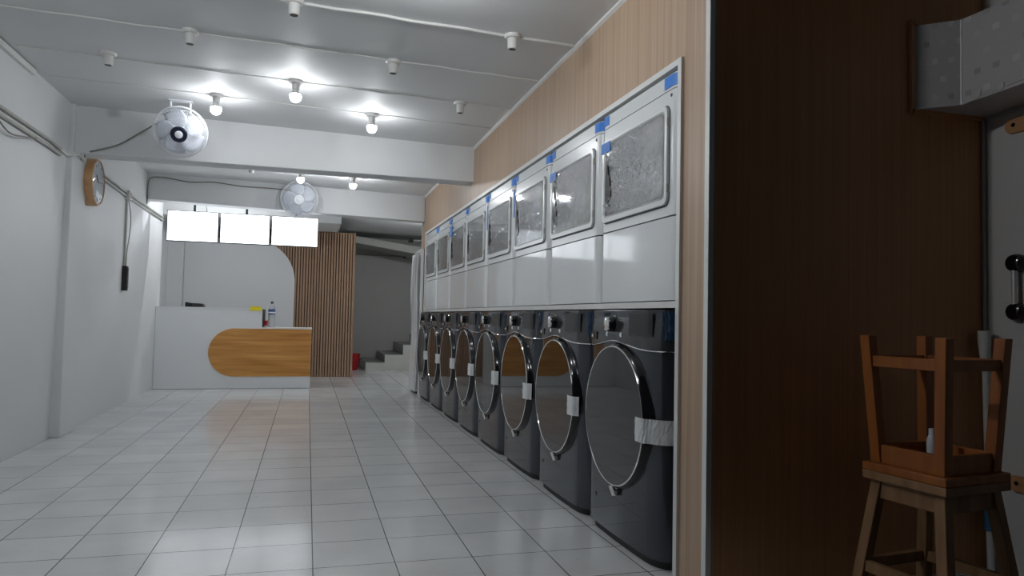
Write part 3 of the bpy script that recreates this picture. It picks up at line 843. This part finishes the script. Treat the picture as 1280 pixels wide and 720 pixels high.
conduit('fan_cable', spline([(-1.66, 6.0, 2.10), (-1.55, 5.93, 2.115), (-1.40, 5.92, 2.17), (-1.25, 5.90, 2.27), (-1.12, 5.82, 2.335), (-1.03, 5.68, 2.33), (-.95, 5.53, 2.27)], 7), .006, 'dark sagging cable from the left pillar up to the near fan', M['cable'], 'cable')
conduit('fan_cable', spline([(-1.728, 8.59, 2.10), (-1.727, 8.59, 2.15), (-1.722, 8.585, 2.33), (-1.69, 8.585, 2.39), (-1.55, 8.585, 2.40), (-1.30, 8.588, 2.37), (-1.05, 8.585, 2.385), (-.75, 8.585, 2.36), (-.45, 8.585, 2.36), (-.25, 8.55, 2.345), (-.19, 8.47, 2.32)], 7), .006, 'dark cable along the face of the back beam to the far fan', M['cable'], 'cable')
conduit('wall_cable', [(-1.888, 10.3, 2.1), (-1.888, 10.3, 1.4), (-1.888, 10.28, .3)], .008, 'dark vertical cable on the wall behind the counter', M['cable'], 'cable')

# ------------------------------------------------------------------ clock
t = thing('wall_clock', 'round wall clock with deep light-brown rim on the left wall', 'clock', (-1.738, 6.37, 1.945))
obj('rim', lathe(BM(), [(.165, .004), (.186, .010), (.190, .03), (.188, .085), (.180, .102), (.172, .104), (.170, .092)], (0,0,0), (1,0,0), 48), M['clockwood'], t, smooth=True)
obj('face', lathe(BM(), [(.171, .080), (.171, .094), (0, .094)], (0,0,0), (1,0,0), 48), M['clockface'], t, smooth=True)
bm = BM()
for k in range(12):
    a = 2*PI*k/12; p = Vector((.0955, .15*math.cos(a), .15*math.sin(a))); q = Vector((.0955, .128*math.cos(a), .128*math.sin(a)))
    tube(bm, [p, q], .003, 4)
obj('hour_ticks', bm, M['cable'], t)
obj('hour_hand', tube(BM(), [(.098, 0, 0), (.098, -.055, .05)], .004, 4), M['black'], t)
obj('minute_hand', tube(BM(), [(.100, 0, 0), (.100, .115, .012)], .003, 4), M['black'], t)
obj('cover_glass', lathe(BM(), [(.170, .099), (.150, .108), (.09, .115), (0, .118)], (0,0,0), (1,0,0), 48), film_mat('clock_glass', .86, .04, 2, .02), t, smooth=True)

# ------------------------------------------------------------------ lit menu screens
def make_screen(x0, x1, label):
    cx = (x0+x1)/2; w = (x1-x0)/2 - .006
    t = thing('menu_screen', label, 'screen', (cx, 8.86, 1.730), group='lit menu screens')
    obj('housing', box(BM(), (-w, .0, 0), (w, .05, .352)), M['matblack'], t, bevel=.003)
    obj('lit_panel', box(BM(), (-w+.010, -.004, .008), (w-.010, .004, .344)), M['screen'], t)
    rx = -.01
    obj('hanger_rod', box(BM(), (-rx-.012, .02, .352), (-rx+.012, .035, zc(cx)-1.730)), M['matblack'], t)
    return t
make_screen(-1.578, -1.013, 'blank lit screen hanging nearest the left wall')
make_screen(-1.013, -.449, 'blank lit screen hanging in the middle of the three')
make_screen(-.449, .101, 'blank lit screen hanging below the far fan, closest to the slatted wall')
conduit('screen_cable', spline([(-1.16, 8.93, 2.05), (-1.165, 8.95, 2.12), (-1.175, 8.95, 2.2), (-1.175, 8.95, 2.43)], 5), .004, 'thin cable rising behind the lit screen nearest the left wall', M['cable'], 'cable')

# ------------------------------------------------------------------ slatted wall and white board
t = thing('slatted_wall_panel', 'brown vertical wood slat cladding behind the counter', 'wall panel', (0, 11.0, 0))
obj('backing', box(BM(), (-1.70, .03, 0), (.664, .06, 2.163)), M['slatback'], t)
bm = BM(); px = .0395
k = 0; x = .664 - .03
while x > -1.2:
    box(bm, (x, .0, .0), (x+.0255, .026, 2.163)); x -= px; k += 1
box(bm, (.660, -.004, 0), (.668, .10, 2.163))
obj('slats', bm, M['slat'], t)
pts = [(-1.695, 0), (-.197, 0), (-.197, 1.40)]
pts += [(-.797 + .6*math.cos(a), 1.40 + .6*math.sin(a)) for a in [PI/2*k/20 for k in range(1, 21)]] + [(-1.695, 2.0)]
o = obj('wall_board', prism(BM(), pts, (10.965, 10.999), XZ), M['board'], bevel=.003)
tag(o, 'large white wall board with a rounded upper corner mounted over the slats', 'wall board')

# ------------------------------------------------------------------ reception counter
CX0, CX1, CM, CY = -1.735, .058, -.532, 9.335
t = thing('reception_counter', 'white two-level reception counter with a rounded oak inlay', 'counter', ((CX0+CX1)/2, CY, 0))
ox = (CX0+CX1)/2
L2 = lambda x: x - ox
pts = [(L2(CX0), .004), (L2(CX1), .004), (L2(CX1), .738), (L2(CM), .738), (L2(CM), .975), (L2(CX0), .975)]
obj('body', prism(BM(), pts, (.004, .58), XZ), M['ctr'], t)
obj('worktop', box(BM(), (L2(CX0), 0, .975), (L2(CM), .59, .987)), M['ctr'], t)
obj('worktop', box(BM(), (L2(CM)+.002, -.004, .738), (L2(CX1)+.004, .59, .752)), M['ctrtop'], t)
R_ = .292; zc_ = .443
pts = [(L2(CX1)-.002, zc_-R_), (L2(CX1)-.002, zc_+R_)] + [(L2(-1.139+R_) + R_*math.cos(a), zc_ + R_*math.sin(a)) for a in [PI/2 + PI*k/40 for k in range(41)]]
obj('oak_inlay', prism(BM(), pts, (-.008, .006), XZ), M['oak'], t)
obj('plinth_painted_shade', box(BM(), (L2(CX0)+.002, .006, 0), (L2(CX1)-.003, .57, .006)), M['matblack'], t)  # black strip paints the line of shade under the counter
obj('edge_trim', box(BM(), (L2(CM)-.001, -.001, .753), (L2(CM)+.0025, .57, .975)), M['matblack'], t)
# things on it
t = thing('card_reader', 'low black device lying on the high end of the counter', 'device', (-1.35, 9.62, .987))
obj('device_body', prism(BM(), [(-.10, 0), (.11, 0), (.112, .028), (.09, .045), (-.04, .05), (-.10, .062)], (-.07, .07), XZ), M['matblack'], t, bevel=.006)
obj('device_face', box(BM(), (-.09, -.0735, .015), (-.02, -.068, .045)), M['black'], t)
o = obj('paper_pad', box(BM(), (-.045, -.002, -.026), (.045, .0, .030)), M['yellow'])
bm = BM(); prism(bm, [(-.0035, -.035), (-.0035, .004), (.05, .004), (.05, .0015), (0, .0015), (0, -.035)], (-.058, .060), YZ)
bpy.data.objects.remove(o)
bm.transform(Matrix.Rotation(math.radians(90), 4, 'Z') @ Matrix.Scale(-1, 4, (0, 1, 0)))
bm.free()
bm = BM()
# folded yellow slip: a part hangs over the front edge, the rest lies on the top
box(bm, (-.068, -.0045, -.030), (.068, -.0015, .004)); box(bm, (-.068, -.0015, .001), (.068, .055, .004))
hexa(bm, [(-.060,.0,.004),(.060,.0,.004),(.060,.05,.004),(-.060,.05,.004),(-.066,-.004,.026),(.062,-.002,.020),(.062,.05,.006),(-.06,.05,.006)])
o = obj('paper_slip', bm, M['yellow'], loc=(-.612, CY-.0005, .987)); tag(o, 'bright yellow paper slip folded over the edge of the high counter', 'paper')
t = thing('water_bottle', 'tall clear water bottle with dark cap on the lower counter', 'bottle', (-.437, 9.60, .752))
obj('bottle_body', lathe(BM(), [(.036, 0), (.042, .006), (.042, .05), (.039, .06), (.042, .07), (.042, .11), (.039, .12), (.042, .13), (.0425, .225), (.036, .25), (.022, .282), (.0145, .292), (.0145, .305)], (0,0,0), (0,0,1), 28), M['water'], t, smooth=True)
obj('label_band', lathe(BM(), [(.043, .165), (.0436, .166), (.0436, .228), (.043, .229)], (0,0,0), (0,0,1), 28), M['label'], t, smooth=True)
obj('label_stripe', lathe(BM(), [(.0437, .178), (.0441, .179), (.0441, .195), (.0437, .196)], (0,0,0), (0,0,1), 28), M['labelw'], t, smooth=True)
obj('cap', lathe(BM(), [(.017, .300), (.017, .322), (.014, .326), (0, .326)], (0,0,0), (0,0,1), 20), M['matblack'], t, smooth=True)
t = thing('cup', 'small red and white cup beside the water bottle', 'cup', (-.503, 9.58, .752))
obj('cup_body', lathe(BM(), [(.020, 0), (.027, .085), (.025, .085), (.018, .004), (0, .004)], (0,0,0), (0,0,1), 24), M['red'], t, smooth=True)
obj('cup_band', lathe(BM(), [(.0205, .001), (.0222, .022), (.0228, .022), (.0212, .001)], (0,0,0), (0,0,1), 24), M['tape'], t, smooth=True)

# ------------------------------------------------------------------ stairs and bucket at the back
t = thing('staircase', 'white painted stairs with dark treads rising behind the machine wall', 'stairs', (.97, 12.3, 0))
steps = [(0, .128), (.318, .262), (.625, .432), (.93, .585), (1.235, .74), (1.54, .895)]
pts = [(0, 0)]
for i, (sx, sz) in enumerate(steps):
    pts += [(sx, sz)]
    pts += [((steps[i+1][0] if i+1 < len(steps) else 1.76), sz)]
pts += [(1.76, 0)]
obj('stair_flight', prism(BM(), pts, (0, 1.38), XZ), M['step'], t)
for i, (sx, sz) in enumerate(steps):
    nx = steps[i+1][0] if i+1 < len(steps) else 1.76
    obj('tread', box(BM(), (sx - .012, .012, sz), (nx - .0, 1.38, sz + .010)), M['tread'], t)
    if i: obj('riser', box(BM(), (sx - .006, .012, steps[i-1][1] + .010), (sx, 1.38, sz)), M['tread'], t)
t = thing('bucket', 'red plastic bucket on the floor half hidden by the slatted wall', 'bucket', (.765, 12.42, 0))
obj('bucket_body', lathe(BM(), [(.085, .0), (.088, .004), (.115, .26), (.120, .262), (.120, .275), (.112, .275), (.084, .010), (0, .008)], (0,0,0), (0,0,1), 32), M['red'], t, smooth=True)
bm = BM(); tube(bm, [(.122*math.cos(a), .02, .262 - .07*math.sin(a)) for a in [PI*k/16 for k in range(17)]], .003, 6); obj('bucket_handle', bm, M['matblack'], t)
t = thing('wall_pipe', 'thin dark pipe with a black elbow high on the stairwell wall', 'pipe', (1.2, 13.64, 2.06))
obj('pipe_run', tube(BM(), [(-.55, 0, .01), (.55, 0, 0)], .012, 10), M['cable'], t, smooth=True)
obj('elbow', tube(BM(), spline([(.52, -.01, -.01), (.56, -.02, .0), (.575, -.03, .05), (.58, -.03, .16)], 5), .026, 10), M['matblack'], t, smooth=True)
t = thing('wall_bracket', 'small black bracket on a short arm at the far edge of the tan wall', 'bracket', (1.335, 8.81, 1.865))
obj('bracket_arm', tube(BM(), [(.004, .0, .0), (-.06, .012, .006), (-.11, .012, .0)], .009, 8), M['pvcgrey'], t, smooth=True)
obj('bracket_body', box(BM(), (-.165, -.012, -.022), (-.105, .036, .026)), M['matblack'], t, bevel=.005)
obj('bracket_plate', box(BM(), (-.008, -.015, -.03), (-.004, .04, .03)), M['matblack'], t)

# ------------------------------------------------------------------ right foreground: duct, door strip, stools
bm = BM()
pl = [(2.217, 2.198), (2.338, 2.092), (2.338, 1.86), (2.338, 1.0), (2.566, 1.0), (2.566, 2.198)]
zb_ = [1.768, 1.768, 1.790, 1.80, 1.80, 1.768]; zt_ = [2.094, 2.094, 2.072, 2.07, 2.07, 2.094]
t = thing('air_duct', 'silver foil covered air duct turning into the brown return wall', 'duct', (2.4, 1.9, 1.77))
lo = [bm.verts.new((x-2.4, y-1.9, z-1.77)) for (x, y), z in zip(pl, zb_)]; hi = [bm.verts.new((x-2.4, y-1.9, z-1.77)) for (x, y), z in zip(pl, zt_)]
bm.faces.new(lo[::-1]); bm.faces.new(hi)
for i in range(6): bm.faces.new([lo[i], lo[(i+1) % 6], hi[(i+1) % 6], hi[i]])
obj('duct_body', bm, M['foil'], t)
def at(x, y, z): return (x-2.4, y-1.9, z-1.77)
bm = BM()
tube(bm, [at(2.337, 2.091, 1.768), at(2.337, 2.091, 2.094)], .0032, 6)
tube(bm, [at(2.217, 2.195, 1.769), at(2.338, 2.090, 1.769), at(2.338, 1.86, 1.790), at(2.338, 1.3, 1.796)], .0035, 6)
for yy in (2.02, 1.93):
    hexa(bm, [at(2.334, yy-.008, 1.778), at(2.337, yy-.008, 1.778), at(2.337, yy+.010, 1.776), at(2.334, yy+.010, 1.776), at(2.334, yy-.012, 1.80), at(2.337, yy-.012, 1.80), at(2.337, yy+.012, 1.798), at(2.334, yy+.012, 1.798)])
obj('seam_tape', bm, M['foiltape'], t)
bm = BM(); box(bm, at(2.205, 2.185, 1.752), at(2.56, 2.2, 1.768)); box(bm, at(2.202, 2.185, 1.752), at(2.216, 2.2, 2.115)); box(bm, at(2.205, 2.185, 2.096), at(2.56, 2.2, 2.11))
obj('wall_flange', bm, M['lamred'], t)
# door leaf in the entrance wall
t = thing('door_1', 'white door with a black and chrome pull handle at the right edge', 'door', (2.569, 1.6, 0)); t['kind'] = 'structure'
del t['category']
obj('door_leaf', box(BM(), (-.004, -.45, .01), (0, .565, 1.757)), M['door'], t, bevel=.003)
for zz in (1.178, .995):
    obj('handle_mount', lathe(BM(), [(.034, 0), (.035, .02), (.030, .034), (.018, .040), (0, .041)], (-.004, .452, zz), (-1, 0, 0), 24), M['black'], t, smooth=True)
obj('handle_bar', tube(BM(), [(-.028, .452, .985), (-.028, .452, 1.188)], .0115, 14), M['satin'], t, smooth=True)
for zz in (1.703, .356):
    b = obj('wood_block', prism(BM(), [(.36, zz-.03), (.36, zz+.03)] + [(.468 + .03*math.cos(a), zz + .03*math.sin(a)) for a in [PI/2 - PI*k/14 for k in range(15)]], (-.016, -.004), YZ), M['rawwood'], t, bevel=.003)
    obj('screw_hole', lathe(BM(), [(.008, 0), (.008, .002), (0, .0025)], (-.0155, .462, zz+.002), (-1, 0, 0), 14), M['black'], b, smooth=True)
conduit('corner_conduit', [(2.560, 2.192, 1.755), (2.560, 2.192, 1.2), (2.558, 2.19, .90)], .007, 'thin vertical conduit in the corner below the foil duct', M['pvcgrey'])
t = thing('corner_pole', 'white tapered plastic pole standing in the corner behind the stools', 'pole', (2.535, 2.155, 0))
obj('pole_shaft', cyl(BM(), (.005, 0, 0), (-.018, 0, .78), .013, .011, 14), M['pvc'], t, smooth=True)
obj('pole_head', lathe(BM(), [(.011, 0), (.013, .01), (.022, .11), (.0225, .15), (.018, .152), (0, .15)], (-.018, 0, .77), (-.03, 0, 1), 20), M['pvc'], t, smooth=True)
obj('blue_wrap', cyl(BM(), (.000, 0, .16), (-.004, 0, .31), .018, .016, 14), M['bluecloth'], t, smooth=True)

def make_stool(name, label, mat, foot, top, rail_z, flip, loc, rotz, sw=.150):
    t = thing(name, label, 'stool', loc, (0, 0, rotz))
    H = .45
    def zz(z): return H - z if flip else z
    def bx(lo, hi):
        a, b = zz(lo[2]), zz(hi[2])
        return box(BM(), (lo[0], lo[1], min(a, b)), (hi[0], hi[1], max(a, b)))
    obj('seat', bx((-sw, -sw, .422), (sw, sw, .45)), mat, t, bevel=.004)
    s = .0185
    for sx in (-1, 1):
        for sy in (-1, 1):
            a = [(sx*foot + ex*s, sy*foot + ey*s, zz(0)) for ex, ey in ((-1,-1),(1,-1),(1,1),(-1,1))]
            b = [(sx*top + ex*s, sy*top + ey*s, zz(.422)) for ex, ey in ((-1,-1),(1,-1),(1,1),(-1,1))]
            obj('leg', hexa(BM(), (b + a) if flip else (a + b)), mat, t, bevel=.003)
    def at_z(z): return foot + (top - foot)*z/.422
    for z0, z1, nm, th in ((.362, .422, 'apron', .010), (rail_z-.018, rail_z+.018, 'stretcher', .011)):
        m = at_z((z0+z1)/2)
        for sgn in (-1, 1):
            obj(nm, bx((-m+.016, sgn*m-th, z0), (m-.016, sgn*m+th, z1)), mat, t, bevel=.002)
            obj(nm, bx((sgn*m-th, -m+.016, z0), (sgn*m+th, m-.016, z1)), mat, t, bevel=.002)
    return t
SX, SY, SR = 1.982, 1.882, math.radians(6.9)
make_stool('wooden_stool', 'worn brown wooden stool standing upright under an upturned one', M['stool2'], .165, .112, .135, False, (SX, SY, 0), SR)
make_stool('wooden_stool', 'orange-brown wooden stool upturned with its legs up on another stool', M['stool'], .137, .113, .085, True, (SX, SY, .45), SR)
t = thing('small_bottle', 'small white bottle standing inside the upturned stool', 'bottle', (1.982, 1.89, .4785))
obj('bottle_body', lathe(BM(), [(.014, 0), (.016, .004), (.016, .085), (.010, .10), (.008, .104)], (0,0,0), (0,0,1), 20), M['labelw'], t, smooth=True)
obj('bottle_cap', lathe(BM(), [(.010, .100), (.010, .120), (0, .122)], (0,0,0), (0,0,1), 18), M['labelw'], t, smooth=True)
obj('bottle_band', lathe(BM(), [(.0162, .008), (.0166, .009), (.0166, .030), (.0162, .031)], (0,0,0), (0,0,1), 20), M['red'], t, smooth=True)

# ------------------------------------------------------------------ world, camera
wd = bpy.data.worlds.new('World'); SC.world = wd; wd.use_nodes = True
wd.node_tree.nodes['Background'].inputs['Color'].default_value = (.55, .65, .8, 1)
wd.node_tree.nodes['Background'].inputs['Strength'].default_value = .012

f, yaw, pit, rol, h = 893.2236, .2778, .0420, .0209, .9328
F = Vector((math.sin(yaw)*math.cos(pit), math.cos(yaw)*math.cos(pit), math.sin(pit)))
R0 = Vector((math.cos(yaw), -math.sin(yaw), 0)); U0 = R0.cross(F)
Rv = R0*math.cos(rol) + U0*math.sin(rol); Uv = -R0*math.sin(rol) + U0*math.cos(rol)
cd = bpy.data.cameras.new('Camera'); cam = bpy.data.objects.new('Camera', cd); COL.objects.link(cam)
cd.sensor_width = 36; cd.sensor_fit = 'HORIZONTAL'; cd.lens = f*36/1280; cd.clip_start = .05
mw = Matrix((Rv, Uv, -F)).transposed().to_4x4(); mw.translation = (0, 0, h)
cam.matrix_world = mw
SC.camera = cam

vs = SC.view_settings
vs.view_transform = 'Standard'; vs.look = 'None'; vs.gamma = 1; vs.use_curve_mapping = False; vs.exposure = 0
SC.display_settings.display_device = 'sRGB'
SC.cycles.use_denoising = True
SC.cycles.max_bounces = 12; SC.cycles.transparent_max_bounces = 24
SC.cycles.sample_clamp_indirect = 6
